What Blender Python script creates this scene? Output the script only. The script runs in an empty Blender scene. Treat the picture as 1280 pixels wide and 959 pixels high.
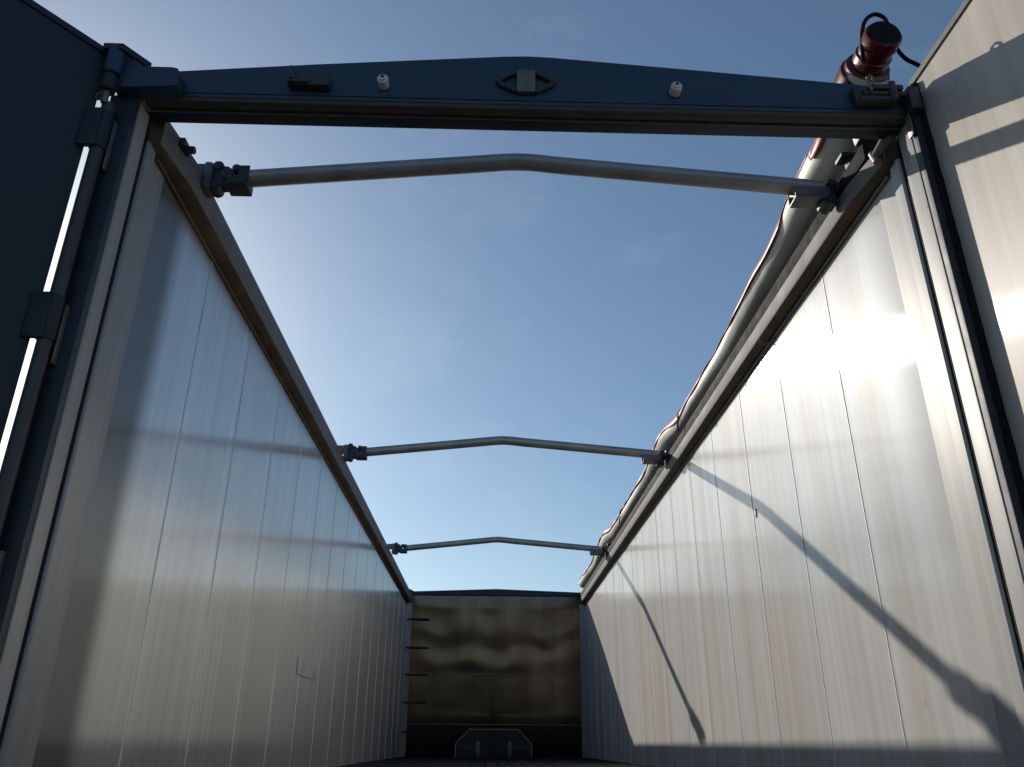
import bpy, bmesh, math, random
from mathutils import Vector, Matrix, noise as mnoise
random.seed(7)
S = bpy.context.scene
COL = S.collection
R = math.radians

# ------------------------------------------------------------------ camera
H0 = 1.45                       # camera height above the yard; all z below are given from there
F_PX, PITCH, YAW, ROLL = 1005.0, R(24.15), R(1.56), R(0.28)
fw = Vector((math.sin(YAW)*math.cos(PITCH), math.cos(YAW)*math.cos(PITCH), math.sin(PITCH)))
rt = Vector((math.cos(YAW), -math.sin(YAW), 0))
up = rt.cross(fw)
RT = math.cos(ROLL)*rt + math.sin(ROLL)*up
UP = -math.sin(ROLL)*rt + math.cos(ROLL)*up
cd = bpy.data.cameras.new('camera')
cam = bpy.data.objects.new('camera', cd)
COL.objects.link(cam)
cd.sensor_fit = 'HORIZONTAL'
cd.sensor_width = 36
cd.lens = F_PX/1280*36
cd.clip_start = 0.05
cd.clip_end = 2000
m = Matrix((RT, UP, -fw)).transposed().to_4x4()
m.translation = Vector((0, 0, H0))
cam.matrix_world = m
S.camera = cam

# ------------------------------------------------------------------ sky, sun, exposure
SUN = Vector((-1.0, 1.405, 0.785)).normalized()
EL = math.asin(SUN.z)
AZ = math.atan2(SUN.x, SUN.y)          # from +Y towards +X
w = bpy.data.worlds.new('World')
S.world = w
w.use_nodes = True
wn, wl = w.node_tree.nodes, w.node_tree.links
bg = wn['Background']
sky = wn.new('ShaderNodeTexSky')
sky.sky_type = 'NISHITA'
sky.sun_disc = False
sky.sun_elevation = EL
sky.sun_rotation = AZ
sky.air_density = 1.0
sky.dust_density = 0.6
sky.ozone_density = 1.7
bg.inputs[1].default_value = 0.10
# a few thin wisps of cloud
tc = wn.new('ShaderNodeTexCoord')
mp = wn.new('ShaderNodeMapping'); mp.inputs['Scale'].default_value = (3.0, 3.0, 6.0)
nz = wn.new('ShaderNodeTexNoise'); nz.inputs['Scale'].default_value = 1.6; nz.inputs['Detail'].default_value = 8; nz.inputs['Roughness'].default_value = .62
rp = wn.new('ShaderNodeValToRGB'); rp.color_ramp.elements[0].position = .56; rp.color_ramp.elements[1].position = .85
mu = wn.new('ShaderNodeMath'); mu.operation = 'MULTIPLY'; mu.inputs[1].default_value = .10
mx = wn.new('ShaderNodeMix'); mx.data_type = 'RGBA'; mx.inputs['B'].default_value = (9.0, 9.6, 10.5, 1)
wl.new(tc.outputs['Generated'], mp.inputs[0]); wl.new(mp.outputs[0], nz.inputs['Vector']); wl.new(nz.outputs[0], rp.inputs[0])
wl.new(rp.outputs[0], mu.inputs[0]); wl.new(mu.outputs[0], mx.inputs['Factor']); tn = wn.new('ShaderNodeMix'); tn.data_type = 'RGBA'; tn.blend_type = 'MULTIPLY'; tn.inputs['Factor'].default_value = 1; tn.inputs['B'].default_value = (.96, 1.05, 1.05, 1)
wl.new(sky.outputs[0], tn.inputs['A']); wl.new(tn.outputs['Result'], mx.inputs['A']); wl.new(mx.outputs['Result'], bg.inputs[0])
ld = bpy.data.lights.new('sun', 'SUN')
ld.energy = 5.0
ld.angle = R(0.5)
ld.color = (1.0, .92, .81)
sun = bpy.data.objects.new('sun', ld)
COL.objects.link(sun)
sun.rotation_euler = SUN.to_track_quat('Z', 'Y').to_euler()
S.view_settings.view_transform = 'Standard'
S.view_settings.look = 'None'
S.view_settings.exposure = 0.0
S.view_settings.gamma = 1.0
S.cycles.use_denoising = True
S.cycles.max_bounces = 10
S.cycles.glossy_bounces = 8
S.cycles.sample_clamp_indirect = 6.0

# ------------------------------------------------------------------ helpers
ORG = {}                                   # thing -> base point (camera-height frame)

def tag(o, label=None, cat=None, group=None, kind=None):
    for k, v in (('label', label), ('category', cat), ('group', group), ('kind', kind)):
        if v: o[k] = v
    return o

def thing(name, base, label, cat, group=None):
    o = bpy.data.objects.new(name, None)
    o.empty_display_size = .1
    COL.objects.link(o)
    o.location = (base[0], base[1], base[2]+H0)
    ORG[o] = Vector(base)
    return tag(o, label, cat, group)

class MB:
    def __init__(s): s.bm = bmesh.new()
    def quad(s, ps, mi=0):
        f = s.bm.faces.new([s.bm.verts.new(p) for p in ps]); f.material_index = mi; return f
    def box(s, x0, x1, y0, y1, z0, z1, bev=0, rot=None, mi=0):
        c = Vector(((x0+x1)/2, (y0+y1)/2, (z0+z1)/2))
        b = bmesh.new(); bmesh.ops.create_cube(b, size=1)
        for v in b.verts: v.co = Vector((v.co.x*(x1-x0), v.co.y*(y1-y0), v.co.z*(z1-z0)))
        if bev: bmesh.ops.bevel(b, geom=b.edges[:], offset=bev, segments=2, affect='EDGES', profile=.6)
        M = Matrix.Translation(c)
        if rot is not None: M = M @ rot.to_4x4()
        b.transform(M); s._add(b, mi); return s
    def _add(s, b, mi=0):
        for f in b.faces: f.material_index = mi
        me = bpy.data.meshes.new('t'); b.to_mesh(me); b.free(); s.bm.from_mesh(me); bpy.data.meshes.remove(me)
    def prism(s, pts, axis, a0, a1, bev=0, mi=0):
        """polygon pts (2D) swept along axis from a0 to a1; axis x:(y,z) y:(x,z) z:(x,y)"""
        def P(p, a):
            return {'x': (a, p[0], p[1]), 'y': (p[0], a, p[1]), 'z': (p[0], p[1], a)}[axis]
        b = bmesh.new()
        A = [b.verts.new(P(p, a0)) for p in pts]; B = [b.verts.new(P(p, a1)) for p in pts]
        n = len(pts)
        b.faces.new(A); b.faces.new(B[::-1])
        for i in range(n): b.faces.new((A[i], B[i], B[(i+1) % n], A[(i+1) % n]))
        bmesh.ops.recalc_face_normals(b, faces=b.faces[:])
        if bev: bmesh.ops.bevel(b, geom=b.edges[:], offset=bev, segments=2, affect='EDGES', profile=.6)
        s._add(b, mi); return s
    def tube(s, path, rad, n=16, cap=True, mi=0, squash=None):
        path = [Vector(p) for p in path]
        rad = rad if isinstance(rad, (list, tuple)) else [rad]*len(path)
        b = bmesh.new(); rings = []
        ref = None
        for i, p in enumerate(path):
            t = (path[min(i+1, len(path)-1)] - path[max(i-1, 0)]).normalized()
            if ref is None:
                ref = Vector((0, 0, 1)) if abs(t.z) < .9 else Vector((0, 1, 0))
            u = (ref - t*ref.dot(t)).normalized(); ref = u; v = t.cross(u)
            ring = []
            for k in range(n):
                a = 2*math.pi*k/n
                q = rad[i] * (squash(i, a) if squash else 1)
                ring.append(b.verts.new(p + u*math.cos(a)*q + v*math.sin(a)*q))
            rings.append(ring)
        for i in range(len(rings)-1):
            for k in range(n):
                b.faces.new((rings[i][k], rings[i][(k+1) % n], rings[i+1][(k+1) % n], rings[i+1][k]))
        if cap:
            b.faces.new(rings[0][::-1]); b.faces.new(rings[-1])
        bmesh.ops.recalc_face_normals(b, faces=b.faces[:])
        s._add(b, mi); return s
    def cyl(s, p0, p1, r, n=24, bev=0, mi=0):
        p0, p1 = Vector(p0), Vector(p1); d = p1-p0; L = d.length
        b = bmesh.new(); bmesh.ops.create_cone(b, cap_ends=True, segments=n, radius1=r, radius2=r, depth=L)
        if bev:
            es = [e for e in b.edges if any(len(f.verts) > 4 for f in e.link_faces)]
            bmesh.ops.bevel(b, geom=es, offset=bev, segments=2, affect='EDGES')
        b.transform(Matrix.Translation((p0+p1)/2) @ d.to_track_quat('Z', 'Y').to_matrix().to_4x4())
        s._add(b, mi); return s
    def build(s, name, mats, parent=None, root=None, sharp=35, label=None):
        r = root or parent
        while r is not None and r not in ORG: r = r.parent
        off = Vector((0, 0, H0)) - ((ORG[r] + Vector((0, 0, H0))) if r else Vector())
        for v in s.bm.verts: v.co += off
        me = bpy.data.meshes.new(name); s.bm.to_mesh(me); s.bm.free()
        for mm in (mats if isinstance(mats, (list, tuple)) else [mats]): me.materials.append(mm)
        for p in me.polygons: p.use_smooth = True
        me.set_sharp_from_angle(angle=R(sharp))
        o = bpy.data.objects.new(name, me); COL.objects.link(o)
        if parent: o.parent = parent
        if label: o['label'] = label
        return o

# ------------------------------------------------------------------ materials
def newmat(name):
    M = bpy.data.materials.new(name); M.use_nodes = True
    return M, M.node_tree.nodes, M.node_tree.links, M.node_tree.nodes['Principled BSDF']

def noise(n, l, scale, vec=(1, 1, 1), detail=4, rough=.55, coord='Object'):
    t = n.new('ShaderNodeTexCoord'); mpn = n.new('ShaderNodeMapping'); mpn.inputs['Scale'].default_value = vec
    z = n.new('ShaderNodeTexNoise'); z.inputs['Scale'].default_value = scale; z.inputs['Detail'].default_value = detail; z.inputs['Roughness'].default_value = rough
    l.new(t.outputs[coord], mpn.inputs[0]); l.new(mpn.outputs[0], z.inputs['Vector'])
    return z.outputs[0]

def ramp(n, l, src, stops):
    r = n.new('ShaderNodeValToRGB'); e = r.color_ramp.elements
    while len(e) < len(stops): e.new(.5)
    for i, (p, c) in enumerate(stops):
        e[i].position = p; e[i].color = (c, c, c, 1) if isinstance(c, (int, float)) else (*c, 1)
    l.new(src, r.inputs[0]); return r.outputs[0]

def mixc(n, l, fac, a, b, mode='MIX'):
    x = n.new('ShaderNodeMix'); x.data_type = 'RGBA'; x.blend_type = mode
    for k, v in (('Factor', fac), ('A', a), ('B', b)):
        if hasattr(v, 'links') or hasattr(v, 'is_linked'): l.new(v, x.inputs[k])
        elif k == 'Factor': x.inputs[k].default_value = v
        else: x.inputs[k].default_value = (*v, 1)
    return x.outputs['Result']

def bump(n, l, h, strength, dist, prev=None):
    b = n.new('ShaderNodeBump'); b.inputs['Strength'].default_value = strength; b.inputs['Distance'].default_value = dist
    l.new(h, b.inputs['Height'])
    if prev is not None: l.new(prev, b.inputs['Normal'])
    return b.outputs[0]

def paint(name, col, rough=.45, metal=0.0, var=.25, bmp=.1, nscale=6, spec=.5):
    M, n, l, p = newmat(name)
    z = noise(n, l, nscale, detail=8, rough=.65)
    dk = tuple(c*(1-var) for c in col); lt = tuple(min(1, c*(1+var)) for c in col)
    c = mixc(n, l, ramp(n, l, z, [(.3, 0), (.7, 1)]), dk, lt)
    ch = noise(n, l, nscale*7, detail=6, rough=.7)
    c = mixc(n, l, ramp(n, l, ch, [(.66, 0), (.70, .6)]), c, tuple(x*.35+.03 for x in col))
    l.new(c, p.inputs['Base Color'])
    l.new(ramp(n, l, z, [(.25, max(.05, rough-.1)), (.75, min(1, rough+.12))]), p.inputs['Roughness'])
    p.inputs['Metallic'].default_value = metal; p.inputs['Specular IOR Level'].default_value = spec
    l.new(bump(n, l, noise(n, l, nscale*18, detail=3), bmp, .002), p.inputs['Normal'])
    return M

def aluminium(name, base, stain, stain_amt, rough, aniso, gloss=(.38, .22), plane='x', wave=0.0, wave_scale=1.6, fine=.25, spec=(.8, .8, .8), dull=None, rough2=.5):
    """extruded sheet with vertical die lines: dull oxide under a brushed metal gloss; plane = the axis of its normal"""
    M, n, l, p = newmat(name)
    vec = (1, 26, .35) if plane == 'x' else (26, 1, .35)
    vec2 = (1, 5.5, .22) if plane == 'x' else (5.5, 1, .22)
    vec3 = (1, 90, .04) if plane == 'x' else (90, 1, .04)
    s1 = noise(n, l, 1.0, vec, 5, .6)
    s2 = noise(n, l, 1.0, vec2, 6, .65)
    s3 = noise(n, l, 1.0, vec3, 3, .5)
    cl = noise(n, l, 2.2, (1, 1, 1), 6, .6)
    sc = noise(n, l, 1.0, (2.5, 2.5, 70), 4, .7)
    sk = noise(n, l, 26.0, (1, 1, .6), 2, .4)
    st = n.new('ShaderNodeMath'); st.operation = 'MULTIPLY'; st.inputs[1].default_value = stain_amt
    l.new(ramp(n, l, s2, [(.47, 0), (.70, 1)]), st.inputs[0])
    def tint(b_, s_):
        c = mixc(n, l, ramp(n, l, s1, [(.35, 0), (.65, 1)]), tuple(x*.84 for x in b_), b_)
        c = mixc(n, l, st.outputs[0], c, s_)
        c = mixc(n, l, ramp(n, l, cl, [(.35, 0), (.75, .35)]), c, tuple(x*.75 for x in b_))
        c = mixc(n, l, ramp(n, l, sc, [(.64, 0), (.70, .22)]), c, tuple(min(1, x*1.25) for x in b_))
        return mixc(n, l, ramp(n, l, sk, [(.75, 0), (.79, .45)]), c, tuple(x*.45 for x in b_))
    n.remove(p)
    df = n.new('ShaderNodeBsdfDiffuse')
    tg = n.new('ShaderNodeTangent'); tg.direction_type = 'RADIAL'; tg.axis = 'Z'
    nr = bump(n, l, s3, fine, .0006)
    if wave: nr = bump(n, l, noise(n, l, wave_scale, (1, 1, 1), 2, .4), 1.0, wave, nr)
    dcol = tint(base, stain)
    gcol = tint(spec, tuple((x+y)/2 for x, y in zip(spec, stain)))
    keep = None
    if dull:                                   # less glossy, darker band beside the rear post: (y where it ends, width, darkness)
        t = n.new('ShaderNodeTexCoord'); sp = n.new('ShaderNodeSeparateXYZ'); l.new(t.outputs['Object'], sp.inputs[0])
        wob = n.new('ShaderNodeMath'); wob.operation = 'MULTIPLY_ADD'; wob.inputs[1].default_value = .16
        l.new(noise(n, l, 1.0, (1, .4, .5), 2, .5), wob.inputs[0]); l.new(sp.outputs['Y'], wob.inputs[2])
        mr = n.new('ShaderNodeMapRange'); mr.interpolation_type = 'SMOOTHSTEP'
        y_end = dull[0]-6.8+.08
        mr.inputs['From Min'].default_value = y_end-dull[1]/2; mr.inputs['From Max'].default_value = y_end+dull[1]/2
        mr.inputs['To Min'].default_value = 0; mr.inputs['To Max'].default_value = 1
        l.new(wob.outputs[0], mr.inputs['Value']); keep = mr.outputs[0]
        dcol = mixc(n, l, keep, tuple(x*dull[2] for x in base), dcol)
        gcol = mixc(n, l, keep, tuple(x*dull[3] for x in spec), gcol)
    l.new(dcol, df.inputs['Color']); l.new(nr, df.inputs['Normal'])
    prev = df
    for wgt, dist, rg, an in ((gloss[1], 'GGX', rough2, min(0, aniso*.5)), (gloss[2] if len(gloss) > 2 else 0, 'BECKMANN', rough*1.45, aniso*.82), (gloss[0], 'BECKMANN', rough, aniso)):
        if not wgt: continue
        gl = n.new('ShaderNodeBsdfAnisotropic'); ms = n.new('ShaderNodeMixShader')
        gl.distribution = dist
        l.new(gcol, gl.inputs['Color'])
        l.new(ramp(n, l, s1, [(.3, rg*.97), (.7, rg*1.03)]), gl.inputs['Roughness'])
        gl.inputs['Anisotropy'].default_value = an
        l.new(tg.outputs[0], gl.inputs['Tangent']); l.new(nr, gl.inputs['Normal'])
        ms.inputs[0].default_value = wgt
        l.new(prev.outputs[0], ms.inputs[1]); l.new(gl.outputs[0], ms.inputs[2]); prev = ms
    l.new(prev.outputs[0], n['Material Output'].inputs['Surface'])
    return M

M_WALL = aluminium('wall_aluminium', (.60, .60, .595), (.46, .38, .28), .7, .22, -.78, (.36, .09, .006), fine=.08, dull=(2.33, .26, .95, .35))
M_WALL_SHADE = aluminium('wall_aluminium_shaded', (.66, .66, .65), (.46, .41, .34), .35, .236, -.74, (.64, .24), fine=.08, spec=(.92, .92, .90), dull=(2.50, .16, .42, .26))  # shaded left wall copy, base and gloss raised to brighten it; darker end band
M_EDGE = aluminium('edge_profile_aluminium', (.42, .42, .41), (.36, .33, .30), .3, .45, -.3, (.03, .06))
M_EDGE_SHADE = aluminium('edge_profile_shaded', (.27, .275, .28), (.2, .2, .2), .3, .45, -.3, (.05, .10))  # darker copy of the edge aluminium, shade of the left side in its colour
M_DOOR = aluminium('door_aluminium', (.50, .455, .40), (.36, .31, .25), .5, .24, -.82, (.03, .09, .004), fine=.08)
M_FRONT = aluminium('front_wall_metal', (.020, .018, .016), (.008, .008, .009), .8, .22, -.3, (.8, .1), 'y', 0, 1.5, .3, (.140, .118, .098))
M_HATCH = aluminium('hatch_metal', (.03, .033, .04), (.012, .011, .012), .5, .35, -.3, (.4, .3), 'y', 0, 1.5, .3, (.07, .075, .085))
M_POSTAL = aluminium('post_aluminium', (.31, .31, .31), (.26, .25, .23), .3, .42, -.2, (.03, .07))
M_BEAD = paint('seam_bead', (.52, .515, .50), .5, .1, .25, .3, 30)
M_RAIL = paint('rail_aluminium', (.15, .152, .155), .7, .05, .3, .15, 5, .25)
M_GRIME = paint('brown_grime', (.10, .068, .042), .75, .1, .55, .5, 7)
M_GRIME2 = paint('dark_grime', (.03, .026, .022), .8, 0, .4, .4, 9)
M_BOW = paint('bow_tube_aluminium', (.36, .355, .34), .42, .6, .2, .1, 6)
M_CLAMP = paint('clamp_dark_steel', (.045, .05, .055), .5, .3, .4, .3, 30)
M_BLUE = paint('blue_paint', (.013, .040, .080), .5, 0, .12, .12, 4)
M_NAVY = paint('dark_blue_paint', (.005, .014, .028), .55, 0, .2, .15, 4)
M_RUBBER = paint('black_rubber', (.012, .012, .013), .8, 0, .4, .4, 20, .15)
M_SEAL = paint('dark_seal', (.045, .04, .036), .6, 0, .3, .2, 12)
M_FLOOR = paint('dark_floor', (.008, .007, .008), .85, 0, .4, .4, 8, .15)
M_STEEL = paint('grey_steel', (.16, .155, .15), .5, .5, .3, .2, 20)
M_TUBE = paint('hinge_tube_paint', (.035, .038, .045), .45, 0, .25, .15, 6)
M_WHITE = paint('white_plastic', (.62, .61, .56), .4, 0, .12, .1, 20)
M_TARP = paint('grey_white_tarpaulin', (.50, .49, .465), .55, 0, .15, .2, 3)
M_RED = paint('red_tarpaulin', (.35, .025, .02), .4, 0, .2, .15, 4)
M_REDP = paint('dark_red_plastic', (.11, .007, .007), .3, 0, .25, .05, 8)
M_YARD = paint('yard_asphalt', (.07, .066, .06), .9, 0, .3, .5, 3)

XL, XR = -1.135, 1.345               # inner faces of the two side walls
XC = (XL+XR)/2
Y0, Y1 = 2.09, 11.55                 # rear end of the side walls, front wall at its top
YW = Y1+.16                          # front end of the side walls (the front wall leans)
LEAN = .062
ZF, ZT = -.16, 1.785                 # floor, top of the wall sheets

# ------------------------------------------------------------------ ground
g = MB()
NX = 24
for i in range(NX):
    for j in range(NX):
        a, b_ = -300+600/NX*i, -300+600/NX*j
        g.quad([(a, b_, -H0), (a+600/NX, b_, -H0), (a+600/NX, b_+600/NX, -H0), (a, b_+600/NX, -H0)])
bmesh.ops.remove_doubles(g.bm, verts=g.bm.verts[:], dist=.01)
tag(g.build('yard_ground', M_YARD), kind='structure')

# ------------------------------------------------------------------ the trailer body
T = thing('cargo_trailer', (XC, 6.8, -H0), 'open topped trailer body with long bare aluminium side walls and dark front wall', 'trailer')

SEAMS = [2.785+.597*k for k in range(15)]

def side_wall(sgn):
    X = XL if sgn < 0 else XR
    inw = -sgn                                   # direction into the trailer
    ys = []                                      # (y, inward offset)
    edges = [2.262] + [s for s in SEAMS if s < YW-.1] + [YW]
    for a, b in zip(edges[:-1], edges[1:]):
        n = 14
        bow = random.uniform(-.0012, .0016)
        for k in range(n+1):
            t = k/n
            y = a+.008 + (b-a-.016)*t
            ys.append((y, bow*math.sin(math.pi*t)))
        ys += [(b-.0045, -.0002), (b-.004, -.0016), (b-.0025, -.0016), (b-.002, .0004), (b-.0005, .0021), (b+.002, .0024), (b+.0045, .0016), (b+.006, 0)]
    ys = [(2.262, 0)] + [q for q in ys if q[0] <= YW]
    mb = MB(); bm = mb.bm
    zs = [ZF-.03, .3, .8, 1.3, ZT]
    cols = [[bm.verts.new((X+inw*d, y, z)) for z in zs] for y, d in ys]
    outr = [[bm.verts.new((X-inw*.04, y, z)) for z in (zs[0], zs[-1])] for y in (ys[0][0], ys[-1][0])]
    for i in range(len(cols)-1):
        for k in range(len(zs)-1):
            f = bm.faces.new((cols[i][k], cols[i+1][k], cols[i+1][k+1], cols[i][k+1]))
            if ys[i][1] > .0003 and ys[i+1][0]-ys[i][0] < .004: f.material_index = 1
    bm.faces.new((outr[0][0], outr[1][0], outr[1][1], outr[0][1]))
    bm.faces.new([c[-1] for c in cols] + [outr[1][1], outr[0][1]])
    bm.faces.new([c[0] for c in cols] + [outr[1][0], outr[0][0]])
    bm.faces.new(cols[0] + [outr[0][1], outr[0][0]])
    bm.faces.new(cols[-1] + [outr[1][1], outr[1][0]])
    bmesh.ops.recalc_face_normals(bm, faces=bm.faces[:])
    wall = mb.build('side_wall', [M_WALL_SHADE if sgn < 0 else M_WALL, M_BEAD], T, sharp=20,
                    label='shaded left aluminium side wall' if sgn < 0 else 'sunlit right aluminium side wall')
    # end profile beside the rear post, a step in front of the sheets
    e = MB()
    e.prism([(X+inw*.004, 2.098), (X+inw*.010, 2.102), (X+inw*.010, 2.150), (X+inw*.002, 2.158), (X-inw*.041, 2.158), (X-inw*.041, 2.098)], 'z', ZF-.03, ZT, .0015)
    e.build('end_profile', M_EDGE_SHADE if sgn < 0 else M_EDGE, wall)
    e = MB()
    e.box(min(X+inw*.0005, X-inw*.038), max(X+inw*.0005, X-inw*.038), 2.160, 2.2615, ZF-.03, ZT-.001, .001)
    e.build('end_panel', M_EDGE_SHADE if sgn < 0 else M_EDGE, wall)
    # black seal between wall and post
    s_ = MB(); s_.box(min(X, X-inw*.03), max(X, X-inw*.03)+.0, 2.084, 2.0985, ZF-.03, ZT+.06)
    s_.build('seal', M_RUBBER, wall)
    # top rail
    r = MB()
    RT_ = 1.906 if sgn < 0 else 1.868
    pr = [(X+inw*.0005, 1.776), (X+inw*.060, 1.793), (X+inw*.064, 1.80), (X+inw*.063, RT_-.006), (X+inw*.058, RT_), (X-inw*.05, RT_), (X-inw*.05, 1.70), (X-inw*.0405, 1.70), (X-inw*.0405, 1.776)]
    r.prism(pr, 'y', 2.115, YW-.02)
    bmesh.ops.bisect_plane(r.bm, geom=r.bm.verts[:]+r.bm.edges[:]+r.bm.faces[:], plane_co=(0, 2.34, 0), plane_no=(0, 1, 0))
    for v in r.bm.verts:
        if v.co.y < 2.2 and (v.co.x-X)*inw > .04: v.co.x -= inw*.026
    bmesh.ops.recalc_face_normals(r.bm, faces=r.bm.faces[:])
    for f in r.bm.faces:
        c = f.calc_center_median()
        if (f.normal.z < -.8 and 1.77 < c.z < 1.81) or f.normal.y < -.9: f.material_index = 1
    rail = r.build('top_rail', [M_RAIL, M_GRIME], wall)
    if sgn > 0:
        k_ = MB(); k_.box(X-.058, X-.01, 2.2, YW-.05, RT_+.0005, RT_+.068, .008)
        k_.build('gap_shade', M_RUBBER, rail)  # black strip added for the shadow gap between roll and rail
    # lower lip along the foot of the rail
    l_ = MB(); l_.prism([(X+inw*.0015, 1.764), (X+inw*.012, 1.764), (X+inw*.014, 1.772), (X+inw*.0015, 1.777)], 'y', 2.17, YW-.03, .001)
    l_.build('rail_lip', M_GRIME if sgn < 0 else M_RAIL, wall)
    return wall

wallL = side_wall(-1)
wallR = side_wall(1)

# welded repair patch on the left wall
p_ = MB(); p_.box(XL-.001, XL+.003, 5.09, 5.103, .375, .47, .001); p_.box(XL-.001, XL+.0025, 5.1035, 5.62, .372, .376, .0005); p_.box(XL-.001, XL+.0025, 5.62, 5.626, .376, .44, .0005)
p_.build('patch_edge', M_STEEL, wallL)
# small clip on the right wall
p_ = MB(); p_.box(XR-.006, XR+.001, 3.93, 3.95, 1.05, 1.09, .001)
p_.build('clip', M_STEEL, wallR)

# hooks under the right rail
for y in (3.42, 3.9, 4.5, 5.1, 7.4):
    h = MB()
    x = XR-.066
    h.tube([(x+.05, y, 1.785), (x+.048, y-.004, 1.768), (x+.03, y+.004, 1.764), (x+.015, y+.004, 1.775), (x+.01, y, 1.79)], .003, 8)
    h.build('hook', M_STEEL, wallR)

# rear posts
def rear_post(sgn):
    X = XL if sgn < 0 else XR
    inw = -sgn
    a = MB(); a.box(min(X, X-inw*.05), max(X, X-inw*.05), 2.014, 2.0825, -1.0, 1.88, .003)
    post = a.build('rear_post', M_POSTAL, T)
    b = MB(); b.box(min(X-inw*.003, X-inw*.085), max(X-inw*.003, X-inw*.085), 1.985, 2.0125, -1.0, 1.87, .003)
    b.build('post_face', M_NAVY, post)
    return post
postL = rear_post(-1)
postR = rear_post(1)

# front wall with gable cap, hatch and ladder
fwm = MB(); bm = fwm.bm
n1, n2 = 110, 90
for_z = lambda x: 1.945 + .04*(1-abs(x-XC)/1.24)
grid = [[bm.verts.new((XL-.03+(2.54)*i/n1, Y1, ZF-.05 + (for_z(XL-.03+2.54*i/n1)-ZF+.05)*j/n2)) for j in range(n2+1)] for i in range(n1+1)]
for i in range(n1):
    for j in range(n2):
        bm.faces.new((grid[i][j], grid[i+1][j], grid[i+1][j+1], grid[i][j+1]))
for v in bm.verts:                                 # buckled sheet, as pressed by many loads
    u, z = v.co.x-XC, v.co.z
    up_ = 1/(1+math.exp(-(z-.90)/.06))*1/(1+math.exp((z-1.72)/.06))
    edge = min(1, max(0, (1.22-abs(u))/.12))
    nz_ = mnoise.noise(Vector((u*1.7, z*1.9, 3.1)))+.5*mnoise.noise(Vector((u*4.1, z*3.7, 8.2)))
    v.co.y += -.0036*up_*edge*math.sin(2*math.pi*(z-.88)/.46 + .75*math.cos(2*math.pi*u/.72+.2) + 1.3*nz_)*(.75+.5*nz_) - .002*up_*edge*math.cos(2*math.pi*u/.62+z*3)
    v.co.y += LEAN*max(0, 1.74-z) - .0016*(1-up_)*edge*nz_
ext = bmesh.ops.extrude_face_region(bm, geom=bm.faces[:])
for v in [e for e in ext['geom'] if isinstance(e, bmesh.types.BMVert)]: v.co.y += .05
bmesh.ops.recalc_face_normals(bm, faces=bm.faces[:])
FW = fwm.build('front_wall', M_FRONT, T, label='dark stained metal front wall')
def lean(mb):
    for v in mb.bm.verts: v.co.y += LEAN*max(0, 1.74-v.co.z)
    return mb
c = MB()
pts = [(XL-.03, 1.93), (XL+.02, 1.985), (XL+.09, 1.95), (XC, 1.992), (XR-.09, 1.955), (XR+.03, 1.955)]
low = [(XR+.03, 1.90), (XC, 1.90), (XL-.03, 1.90)]
c.prism(pts+low, 'y', Y1-.03, Y1-.004, .002)
c.build('gable_cap', M_NAVY, FW)
for z in (.865, .235):
    s_ = MB(); s_.box(XL+.07, XR-.07, Y1-.006, Y1-.001, z-.004, z+.004, .001); lean(s_).build('weld_seam', M_STEEL, FW)
hx0, hx1, hz0, hz1 = -.405, .60, -.16, .175
hm = MB(); hm.prism([(hx0, hz0), (hx0, .0), (hx0+.18, hz1), (hx1-.18, hz1), (hx1, .0), (hx1, hz0)], 'y', Y1-.008, Y1-.001)
hatch = lean(hm).build('hatch', M_HATCH, FW)
rim = MB()
pl = [(hx0, hz0), (hx0, .0), (hx0+.18, hz1), (hx1-.18, hz1), (hx1, .0), (hx1, hz0)]
for a, b in zip(pl[:-1], pl[1:]):
    rim.tube([(a[0], Y1-.012, a[1]), (b[0], Y1-.012, b[1])], .007, 8)
lean(rim).build('hatch_rim', M_POSTAL, FW)
for x in (-.11, .31):
    hg = MB(); hg.box(x-.022, x+.022, Y1-.018, Y1-.0085, -.16, .03, .002)
    for z in (-.10, -.05, 0.0): hg.cyl((x, Y1-.024, z), (x, Y1-.018, z), .008, 10)
    lean(hg).build('hatch_hinge', M_STEEL, FW)
for X, inw in ((XL, 1), (XR, -1)):
    cp = MB(); cp.prism([(X+inw*.001, Y1-.10), (X+inw*.075, Y1-.0075), (X+inw*.001, Y1-.0075)], 'z', ZF, 1.79, .001)
    lean(cp).build('corner_strip', M_POSTAL, FW)
for z in (1.57, 1.195, .85, .50, .14):
    rg = MB(); rg.tube([(XL+.002, Y1-.07, z), (XL+.30, Y1-.07, z), (XL+.315, Y1-.06, z), (XL+.315, Y1-.0015, z)], .0115, 10)
    lean(rg).build('ladder_rung', M_NAVY, FW)

# floor
fl = MB(); fl.box(XL-.03, XR+.03, 2.1, YW+.04, ZF-.12, ZF-.052)
k = 0
x = XL+.004
while x < XR-.05:
    fl.box(x, min(x+.104, XR-.004), 2.1, YW-.002, ZF-.05, ZF, .003); x += .1125
fl.build('floor', M_FLOOR, T)

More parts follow.
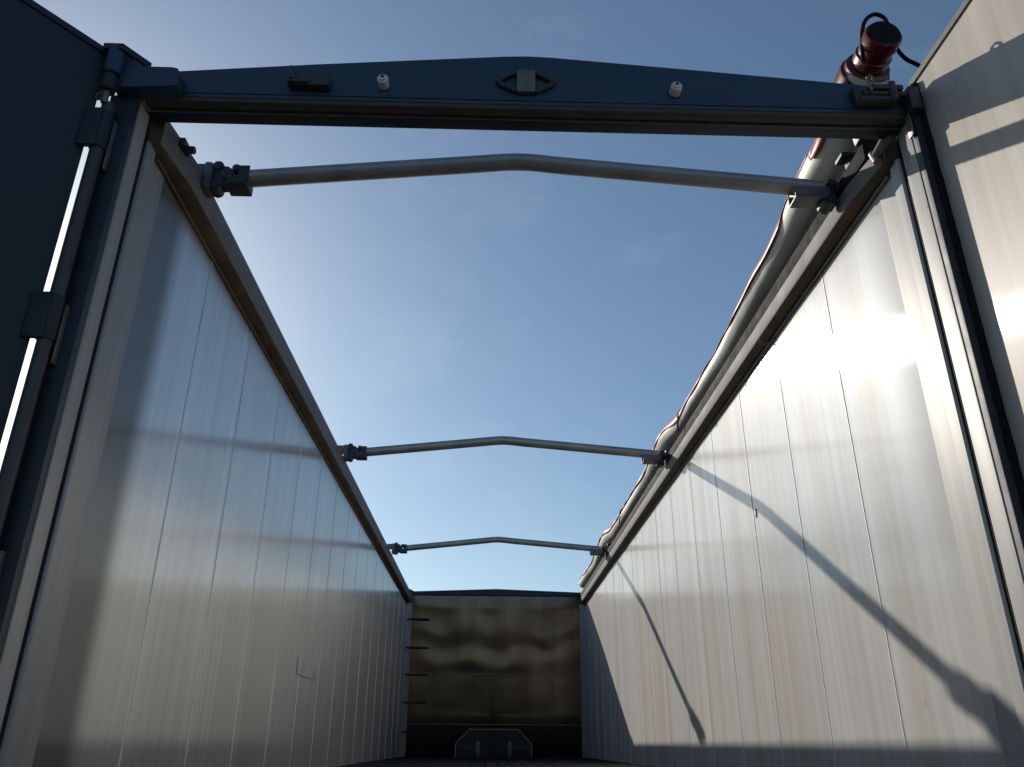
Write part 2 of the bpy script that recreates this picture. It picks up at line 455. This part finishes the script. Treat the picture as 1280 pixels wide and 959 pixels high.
# rear doors -------------------------------------------------------
def door(hx, hy, ang, sgn, mats, label, ztop, dark):
    a = R(ang)
    d = Vector((-sgn*math.cos(a), -math.sin(a), 0))          # from the hinge edge to the free edge
    n = Vector((-d.y, d.x, 0)) * (1 if sgn < 0 else -1)       # out of the inner face
    if sgn < 0: n = Vector((-d.y, d.x, 0))
    o = Vector((hx, hy, 0))
    L, K, th = 1.235, .085, .045
    def P(t, z, q): return o + d*t + n*q + Vector((0, 0, z))
    mb = MB()
    prof = [(0, -1.02), (0, ztop-.03), (.012, ztop), (L, ztop+K*L), (L, -1.02)]
    A = [mb.bm.verts.new(P(t, z, 0)) for t, z in prof]; B = [mb.bm.verts.new(P(t, z, -th)) for t, z in prof]
    mb.bm.faces.new(A); mb.bm.faces.new(B[::-1])
    for i in range(len(prof)): mb.bm.faces.new((A[i], B[i], B[(i+1) % 5], A[(i+1) % 5]))
    bmesh.ops.recalc_face_normals(mb.bm, faces=mb.bm.faces[:])
    bmesh.ops.bevel(mb.bm, geom=mb.bm.edges[:], offset=.003, segments=2, affect='EDGES')
    D = mb.build('rear_door', mats[0], T, label=label)
    # folded rim round the door
    rm = MB()
    def strip(t0, z0, t1, z1, wd, q0, q1):
        dv = Vector((t1-t0, z1-z0)).normalized(); pv = Vector((dv.y, -dv.x))*wd
        c8 = []
        for q in (q0, q1):
            for (t, z) in ((t0, z0), (t1, z1), (t1+pv.x, z1+pv.y), (t0+pv.x, z0+pv.y)): c8.append(rm.bm.verts.new(P(t, z, q)))
        for f in ((0, 1, 2, 3), (7, 6, 5, 4), (0, 4, 5, 1), (1, 5, 6, 2), (2, 6, 7, 3), (3, 7, 4, 0)): rm.bm.faces.new([c8[i] for i in f])
    strip(.004, ztop-.002, L-.004, ztop+K*(L-.012)-.002, .022, .001, .006)
    strip(L-.005, ztop+K*L-.03, L-.005, -1.0, .03, .001, .006)
    bmesh.ops.recalc_face_normals(rm.bm, faces=rm.bm.faces[:])
    rm.build('door_rim', mats[1], D)
    return D, P, d, n

DR, PR, dR, nR = door(1.388, 2.015, 95, 1, (M_DOOR, M_RAIL), 'sunlit bare aluminium right rear door', 2.035, False)
gk = MB()
for z0 in [(-1.0 + .06*i) for i in range(50)]:
    pass
gk.tube([PR(.024+.0006*math.sin(z*37), z, .006) for z in [-1+3.0*i/150 for i in range(151)]],
        [.015+.0006*math.sin(i*1.7)+.0004*math.sin(i*.6) for i in range(151)], 10)
gk.build('door_gasket', M_RUBBER, DR)
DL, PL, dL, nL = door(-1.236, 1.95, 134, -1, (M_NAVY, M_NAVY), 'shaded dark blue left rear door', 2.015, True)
# notched lock plates on the left door's hinge edge
for z in (1.955, 1.86):
    b = MB(); q = PL(-.002, z, -.022); b.box(q.x-.02, q.x+.012, q.y-.012, q.y+.012, z-.022, z+.022, .004); b.build('edge_bolt', M_NAVY, DL)
# hinge tube and straps on the left post
ht = MB(); ht.cyl((-1.200, 1.955, -1.0), (-1.200, 1.955, 1.80), .0195, 24)
ht.build('hinge_tube', M_TUBE, postL)
for z0, z1 in ((1.625, 1.765), (.98, 1.117), (.30, .44), (-.4, -.26)):
    b = MB()
    b.box(-1.25, -1.197, 1.926, 1.944, z0, z1, .003)
    b.cyl((-1.200, 1.955, z0), (-1.200, 1.955, z1), .0235, 24, .002)
    b.build('hinge_strap', M_NAVY, DL)
    c_ = MB(); c_.box(-1.176, -1.172, 1.965, 1.986, z0-.06, z1-.02, .001); c_.build('hinge_lug', M_STEEL, postL)

# ------------------------------------------------------------------ rear crossbeam
BEAM = thing('crossbeam', (XC, 2.0, 1.87), 'blue painted gable crossbeam spanning the rear opening above the posts', 'beam')
ZB = 1.885
b = MB()
b.prism([(-1.13, ZB), (-1.13, 1.975), (-1.03, 1.992), (-.6, 2.036), (.02, 2.092), (.10, 2.096), (.18, 2.093), (.7, 2.05), (1.19, 2.008), (1.335, 1.995), (1.335, ZB)], 'y', 2.0, 2.045, .003)
b.build('face_plate', M_BLUE, BEAM)
b = MB(); b.prism([(-1.0, 1.90), (-1.0, 1.985), (.10, 2.03), (1.28, 1.985), (1.28, 1.90)], 'y', 1.997, 1.9995); b.build('overlap_plate', M_BLUE, BEAM)
b = MB(); b.prism([(2.002, ZB-.001), (2.006, ZB-.012), (2.016, ZB-.018), (2.034, ZB-.018), (2.044, ZB-.012), (2.046, ZB-.001)], 'x', -1.125, 1.342)
b.build('seal_roll', M_SEAL, BEAM)
b = MB(); b.box(-1.16, 1.348, 2.049, 2.105, 1.868, 1.93, .004); b.build('stop_bar', M_NAVY, BEAM)
b = MB(); b.box(-1.16, 1.346, 2.0465, 2.0485, 1.862, 1.92); b.build('seal_edge', M_STEEL, BEAM)
# end bracket and hinge barrel at the left
b = MB()
b.prism([(-1.20, 1.865), (-1.195, 1.985), (-1.15, 1.982), (-1.12, 1.955), (-1.03, 1.955), (-1.01, 1.950), (-1.0, 1.882), (-1.03, 1.875)], 'y', 1.945, 2.01, .006)
b.build('end_bracket', M_BLUE, BEAM)
b = MB()
b.cyl((-1.205, 1.935, 1.90), (-1.205, 1.935, 2.01), .027, 24, .003)
br = b.build('hinge_barrel', M_BLUE, BEAM)
b = MB(); b.cyl((-1.205, 1.935, 1.835), (-1.205, 1.935, 1.895), .023, 24, .003); b.build('hinge_barrel', M_NAVY, BEAM)
b = MB(); b.prism([(-1.24, 1.91), (-1.24, 1.96), (-1.19, 1.965), (-1.14, 2.02), (-1.12, 1.99), (-1.18, 1.91)], 'z', 1.99, 2.012, .002)
b.build('hinge_cap', M_NAVY, BEAM)
b = MB(); b.cyl((-1.205, 1.935, 1.79), (-1.205, 1.935, 1.834), .010, 14)
pin = b.build('hinge_pin', M_STEEL, BEAM)
b = MB(); b.tube([(-1.215+.016*math.cos(t), 1.93, 1.812+.014*math.sin(t)) for t in [i*2*math.pi/20 for i in range(21)]], .0022, 6)
b.build('pin_ring', M_STEEL, pin)
# recessed shackle in the middle
sh = MB()
ctr = (.094, 1.972)
pts = [(.094-.088, 1.978), (.094-.032, 2.012), (.094+.032, 2.012), (.094+.088, 1.978), (.094+.088, 1.964), (.094+.032, 1.932), (.094-.032, 1.932), (.094-.088, 1.964)]
for a, c2 in zip(pts, pts[1:]+pts[:1]):
    sh.tube([(a[0], 1.989, a[1]), (c2[0], 1.989, c2[1])], .009, 10)
shk = sh.build('lashing_ring', M_CLAMP, BEAM)
b = MB(); b.prism([(.094-.030, 1.922), (.094-.030, 2.016), (.094+.032, 2.016), (.094+.032, 1.922)], 'y', 1.978, 1.996, .008); b.build('ring_holder', M_STEEL, shk)
for x in (-.366, .582):
    b = MB(); b.cyl((x, 1.962, 1.945), (x, 1.996, 1.945), .0185, 20, .002); b.cyl((x, 1.956, 1.945), (x, 1.962, 1.945), .011, 16)
    st = b.build('door_buffer', M_WHITE, BEAM)
    b = MB(); b.cyl((x, 1.9535, 1.947), (x, 1.956, 1.947), .0055, 12); b.build('buffer_screw', M_CLAMP, st)
# catch on the left part of the face
b = MB()
b.box(-.668, -.60, 1.955, 1.996, 1.918, 1.934, .002); b.box(-.612, -.535, 1.965, 1.996, 1.915, 1.962, .003)
b.tube([(-.655, 1.96, 1.93), (-.648, 1.957, 1.955), (-.660, 1.955, 1.98)], [.010, .012, .004], 8)
b.tube([(-.648, 1.957, 1.95), (-.640, 1.955, 1.975)], [.009, .003], 8)
b.build('catch', M_CLAMP, BEAM)
# latch at the right end
b = MB()
b.box(1.175, 1.30, 1.955, 1.996, 1.905, 1.918, .002); b.box(1.165, 1.185, 1.965, 1.996, 1.905, 1.972, .002)
b.box(1.21, 1.32, 1.95, 1.985, 1.945, 1.963, .003); b.cyl((1.19, 1.965, 1.935), (1.33, 1.965, 1.935), .010, 12)
b.cyl((1.285, 1.955, 1.90), (1.285, 1.955, 1.972), .012, 12)
b.box(1.336, 1.372, 1.955, 2.045, 1.872, 1.962, .004)
lt = b.build('latch', M_CLAMP, BEAM)
b = MB(); b.tube([(1.212, 1.948, 1.93), (1.205, 1.945, 1.965), (1.203, 1.945, 1.985), (1.213, 1.945, 1.993), (1.222, 1.945, 1.985), (1.226, 1.948, 1.95)], .004, 8); b.build('latch_hook', M_STEEL, lt)
# support arm under the right end
b = MB()
b.tube([(1.345, 2.07, 1.92), (1.325, 2.11, 1.87), (1.29, 2.15, 1.825)], [.030, .026, .016], 12); b.cyl((1.29, 2.135, 1.80), (1.29, 2.155, 1.85), .014, 12)
b.build('support_arm', M_STEEL, BEAM)
b = MB(); b.box(1.336, 1.343, 1.985, 2.012, 1.79, 1.88, .002); b.build('latch_tongue', M_STEEL, BEAM)

# knob on the rail beside the crossbeam
b = MB(); b.cyl((XL+.066, 2.24, 1.87), (XL+.095, 2.24, 1.87), .014, 12, .002); b.box(XL+.02, XL+.068, 2.21, 2.27, 1.865, 1.90, .004)
b.build('rail_bolt', M_CLAMP, wallL)

# ------------------------------------------------------------------ roof bows
def make_bow():
    y, zc = 2.44, 1.905
    T_ = thing('roof_bow', (XC, y, zc), 'nearest and thickest looking grey roof bow just beyond the blue crossbeam', 'roof bow', 'bent tube roof bows across the open top')
    xa, xb = -.93, 1.235
    za, zb = zc+.003, zc+.015
    xm, zm = XC-.012, zc+.112
    path = []
    for t in range(0, 13):
        q = t/12; path.append((xa+(xm-.13-xa)*q, y, za+(zm-.012-za)*q))
    for t in range(1, 8):
        q = t/8; path.append((xm-.13+.26*q, y, zm-.012+.012*math.sin(math.pi*q)*.9))
    for t in range(0, 13):
        q = t/12; path.append((xm+.13+(xb-xm-.13)*q, y, zm-.012+(zb-zm+.012)*q))
    b = MB(); b.tube(path, .0325, 20); tb = b.build('bow_tube', M_BOW, T_)
    # left: plate, hinge knuckle with two knobs, socket
    b = MB(); b.box(-1.125, -1.045, y-.035, y+.035, zc-.005, zc+.045, .008); b.box(-1.070, -1.042, y-.04, y+.04, zc-.06, zc+.05, .008); b.build('end_plate', M_RAIL, T_)
    b = MB()
    b.box(-1.050, -.985, y-.022, y+.022, zc-.045, zc+.045, .006)
    b.cyl((-1.025, y-.03, zc+.042), (-1.025, y+.03, zc+.042), .021, 14, .004)
    b.cyl((-1.025, y-.03, zc-.045), (-1.025, y+.03, zc-.045), .021, 14, .004)
    b.cyl((-.985, y-.034, zc+.005), (-.985, y+.034, zc+.005), .026, 14, .004)
    b.build('hinge_knuckle', M_CLAMP, T_)
    b = MB()
    b.box(-.985, -.905, y-.040, y+.040, zc-.048, zc-.008, .006)
    b.cyl((-.955, y-.036, zc+.030), (-.955, y+.036, zc+.030), .015, 12, .003)
    b.box(-.945, -.905, y-.034, y-.028, zc-.01, zc+.040, .002); b.box(-.945, -.905, y+.028, y+.034, zc-.01, zc+.040, .002)
    b.build('socket', M_CLAMP, T_)
    # right: channel under the tube, bracket
    b = MB(); b.prism([(y-.036, zc-.048), (y+.036, zc-.048), (y+.036, zc+.0), (y+.031, zc), (y+.031, zc-.042), (y-.031, zc-.042), (y-.031, zc), (y-.036, zc)], 'x', 1.115, 1.245, .001)
    b.build('channel', M_STEEL, T_)
    b = MB()
    b.box(1.215, 1.272, y-.03, y+.03, zc-.07, zc+.015, .008); b.cyl((1.245, y-.038, zc-.055), (1.245, y+.038, zc-.055), .020, 12, .003)
    b.cyl((1.262, y-.036, zc+.022), (1.262, y+.036, zc+.022), .018, 12, .003); b.box(1.272, 1.30, y-.04, y+.04, zc-.01, zc+.02, .004)
    b.build('end_bracket', M_CLAMP, T_)
    return T_
bow = make_bow()
for (y, dz, lab) in ((5.60, .033, 'middle grey roof bow of the three, halfway along the open top'),
                     (8.86, .055, 'thinnest looking roof bow farthest away near the dark front wall')):
    c = bow.copy(); COL.objects.link(c)
    c.location = (XC, y, 1.905+dz+H0); c['label'] = lab
    for ch in list(bow.children):
        d = ch.copy(); COL.objects.link(d); d.parent = c

# ------------------------------------------------------------------ rolled tarpaulin on the right rail
TP = thing('tarp_roll', (1.28, 6.8, 1.945), 'rolled grey and red tarpaulin lying along the right rail over the bow ends', 'tarpaulin')
def lerp(tab, y):
    for (a, *u), (b_, *v) in zip(tab[:-1], tab[1:]):
        if y <= b_:
            t = (y-a)/(b_-a); t = t*t*(3-2*t); return [p+(q-p)*t for p, q in zip(u, v)]
    return tab[-1][1:]
def roll_at(y, ang, r_, x=1.325): return (y, x, x*math.tan(R(ang)), r_)
TAB = [(2.16, 1.372, 2.265, .080), roll_at(2.45, 58.1, .080, 1.335), roll_at(3.2, 57.3, .066), roll_at(4.2, 56.7, .058), roll_at(5.0, 56.8, .058), roll_at(5.6, 57.6, .066), roll_at(6.3, 57.1, .056),
       roll_at(7.2, 57.0, .055), roll_at(8.2, 57.1, .057), roll_at(8.86, 57.9, .068), roll_at(10.0, 57.1, .056), roll_at(11.45, 57.3, .062)]
N = 240
path, rad = [], []
for i in range(N+1):
    y = 2.20+9.25*i/N
    x, z, r_ = lerp(TAB, y)
    x += .002*math.sin(y*5.1)+.001*math.sin(y*13); z += .002*math.sin(y*4.3+1)
    path.append((x, y, z)); rad.append(r_)
rnd = [random.uniform(0, 6.28) for _ in range(8)]
def sq(i, a):
    y = 2.20+9.25*i/N
    return 1+.05*math.cos(2*a+y*.7)+.022*math.cos(3*a-y*2.1+rnd[0])+.012*math.cos(7*a+y*3+rnd[1])+.008*math.sin(y*38+3*a)*math.sin(y*2.3+rnd[2])
b = MB(); b.tube(path, rad, 36, squash=sq); b.build('sheet_roll', M_TARP, TP)
# the red outer lap of the sheet along the upper side of the roll
b = MB(); rows = []
for i in range(N+1):
    y = 2.20+9.25*i/N
    x, z, r_ = path[i][0], path[i][2], rad[i]
    c0 = lerp([(2.2, 205), (2.50, 203), (2.56, 152), (2.78, 150), (2.95, 186), (3.3, 192), (3.7, 176), (3.95, 160), (4.3, 158), (4.6, 182), (5.1, 190), (5.5, 178), (6.4, 186), (7.2, 165), (8.3, 180), (9.4, 165), (10.4, 178), (11.6, 150)], y)[0] + 4*math.sin(y*9)   # edge of the lap, degrees from +x
    row = []
    for k in range(9):
        aa = R(c0 - (c0-55)*k/8)
        rr = r_*1.07 + .0025*math.sin(y*21+k)*(.3+.7*math.sin(y*1.9)**2) + (.007 if k == 0 else .003)
        row.append(b.bm.verts.new((x+rr*math.cos(aa), y, z+rr*math.sin(aa))))
    rows.append(row)
for i in range(N):
    for k in range(8): b.bm.faces.new((rows[i][k], rows[i+1][k], rows[i+1][k+1], rows[i][k+1]))
bmesh.ops.recalc_face_normals(b.bm, faces=b.bm.faces[:])
lap = b.build('red_lap', M_RED, TP)
sm = lap.modifiers.new('thick', 'SOLIDIFY'); sm.thickness = .003
for y in (5.02, 7.62):
    i = int((y-2.2)/9.25*N); x, _, z = path[i]; r_ = rad[i]*1.09+.006
    b = MB()
    for a0 in range(-100, 190, 10):
        a1 = a0+10
        q = [(x+(r_+t)*math.cos(R(a)), y+s, z+(r_+t)*math.sin(R(a))) for a in (a0, a1) for t in (0, .003) for s in (-.012, .012)]
        vs = [b.bm.verts.new(p) for p in q]
        for f in ((0, 1, 5, 4), (2, 6, 7, 3), (0, 4, 6, 2), (1, 3, 7, 5)): b.bm.faces.new([vs[j] for j in f])
    b.tube([(x-r_*.9, y, z-r_*.35), (x-r_*1.1, y-.01, z-.06), (x-r_*1.0, y+.01, z-.10)], .006, 8)
    bmesh.ops.remove_doubles(b.bm, verts=b.bm.verts[:], dist=.0005)
    bmesh.ops.recalc_face_normals(b.bm, faces=b.bm.faces[:])
    b.build('tie_strap', M_RUBBER, TP)
# red end drum of the roll
EX, EZ = 1.362, 2.29
b = MB()
def lathe(mb, prof, n=36):
    mb.tube([(EX, y, EZ - .10*(y-2.05)) for y, r_ in prof], [r_ for y, r_ in prof], n)
lathe(b, [(2.30, .080), (2.29, .090), (2.215, .092), (2.205, .090), (2.202, .081), (2.18, .080), (2.172, .066)])
dr = b.build('end_drum', M_REDP, TP)
b = MB(); lathe(b, [(2.172, .050), (2.168, .064), (2.13, .066), (2.127, .060), (2.095, .060), (2.090, .065), (2.05, .066), (2.044, .063)])
cap_ = b.build('end_cap', M_REDP, dr)
b = MB(); b.cyl((EX, 2.0385, EZ), (EX, 2.0437, EZ), .057, 30); b.build('recess_shade', M_RUBBER, dr)  # flat black disc in place of the shade inside the hollow cap
b = MB(); b.prism([(1.30, 1.98), (1.285, 2.12), (1.30, 2.19), (1.36, 2.215), (1.43, 2.20), (1.46, 2.15), (1.46, 1.98)], 'y', 2.22, 2.27, .004); b.build('drum_bracket', M_CLAMP, TP)
for y, zt in ((2.40, 2.03), (5.66, 1.99), (8.80, 2.01)):
    b = MB(); b.box(1.33, 1.375, y-.02, y+.02, 1.88, zt, .004); b.box(1.30, 1.41, y-.03, y+.03, zt-.004, zt+.012, .003); b.build('roll_rest', M_CLAMP, TP)

# cable looping over the drum
CB = MB()
q_ = 1.0625
pts_ = [Vector((1.225, 1.98, 2.09)), Vector((1.224, 1.965, 2.14)), Vector((1.232, 1.96, 2.20)), Vector((1.250, 1.958, 2.252)), Vector((1.284, 1.958, 2.284)), Vector((1.314, 1.96, 2.278)), Vector((1.330, 1.965, 2.25)), Vector((1.345, 1.99, 2.22)), Vector((1.37, 2.01, 2.19)), Vector((1.40, 2.02, 2.15)), Vector((1.46, 2.02, 2.09)), Vector((1.50, 2.02, 1.9))]
sp_ = []
for i in range(len(pts_)-1):                       # Catmull-Rom through the points
    p0, p1, p2, p3 = pts_[max(i-1, 0)], pts_[i], pts_[i+1], pts_[min(i+2, len(pts_)-1)]
    for k in range(6):
        t = k/6
        sp_.append(q_*.5*((2*p1)+(p2-p0)*t+(2*p0-5*p1+4*p2-p3)*t*t+(3*p1-p0-3*p2+p3)*t**3))
CB.tube(sp_, .0075, 10)
tag(CB.build('cable', M_RUBBER), 'thin black cable looping over the red end drum of the tarpaulin', 'cable')
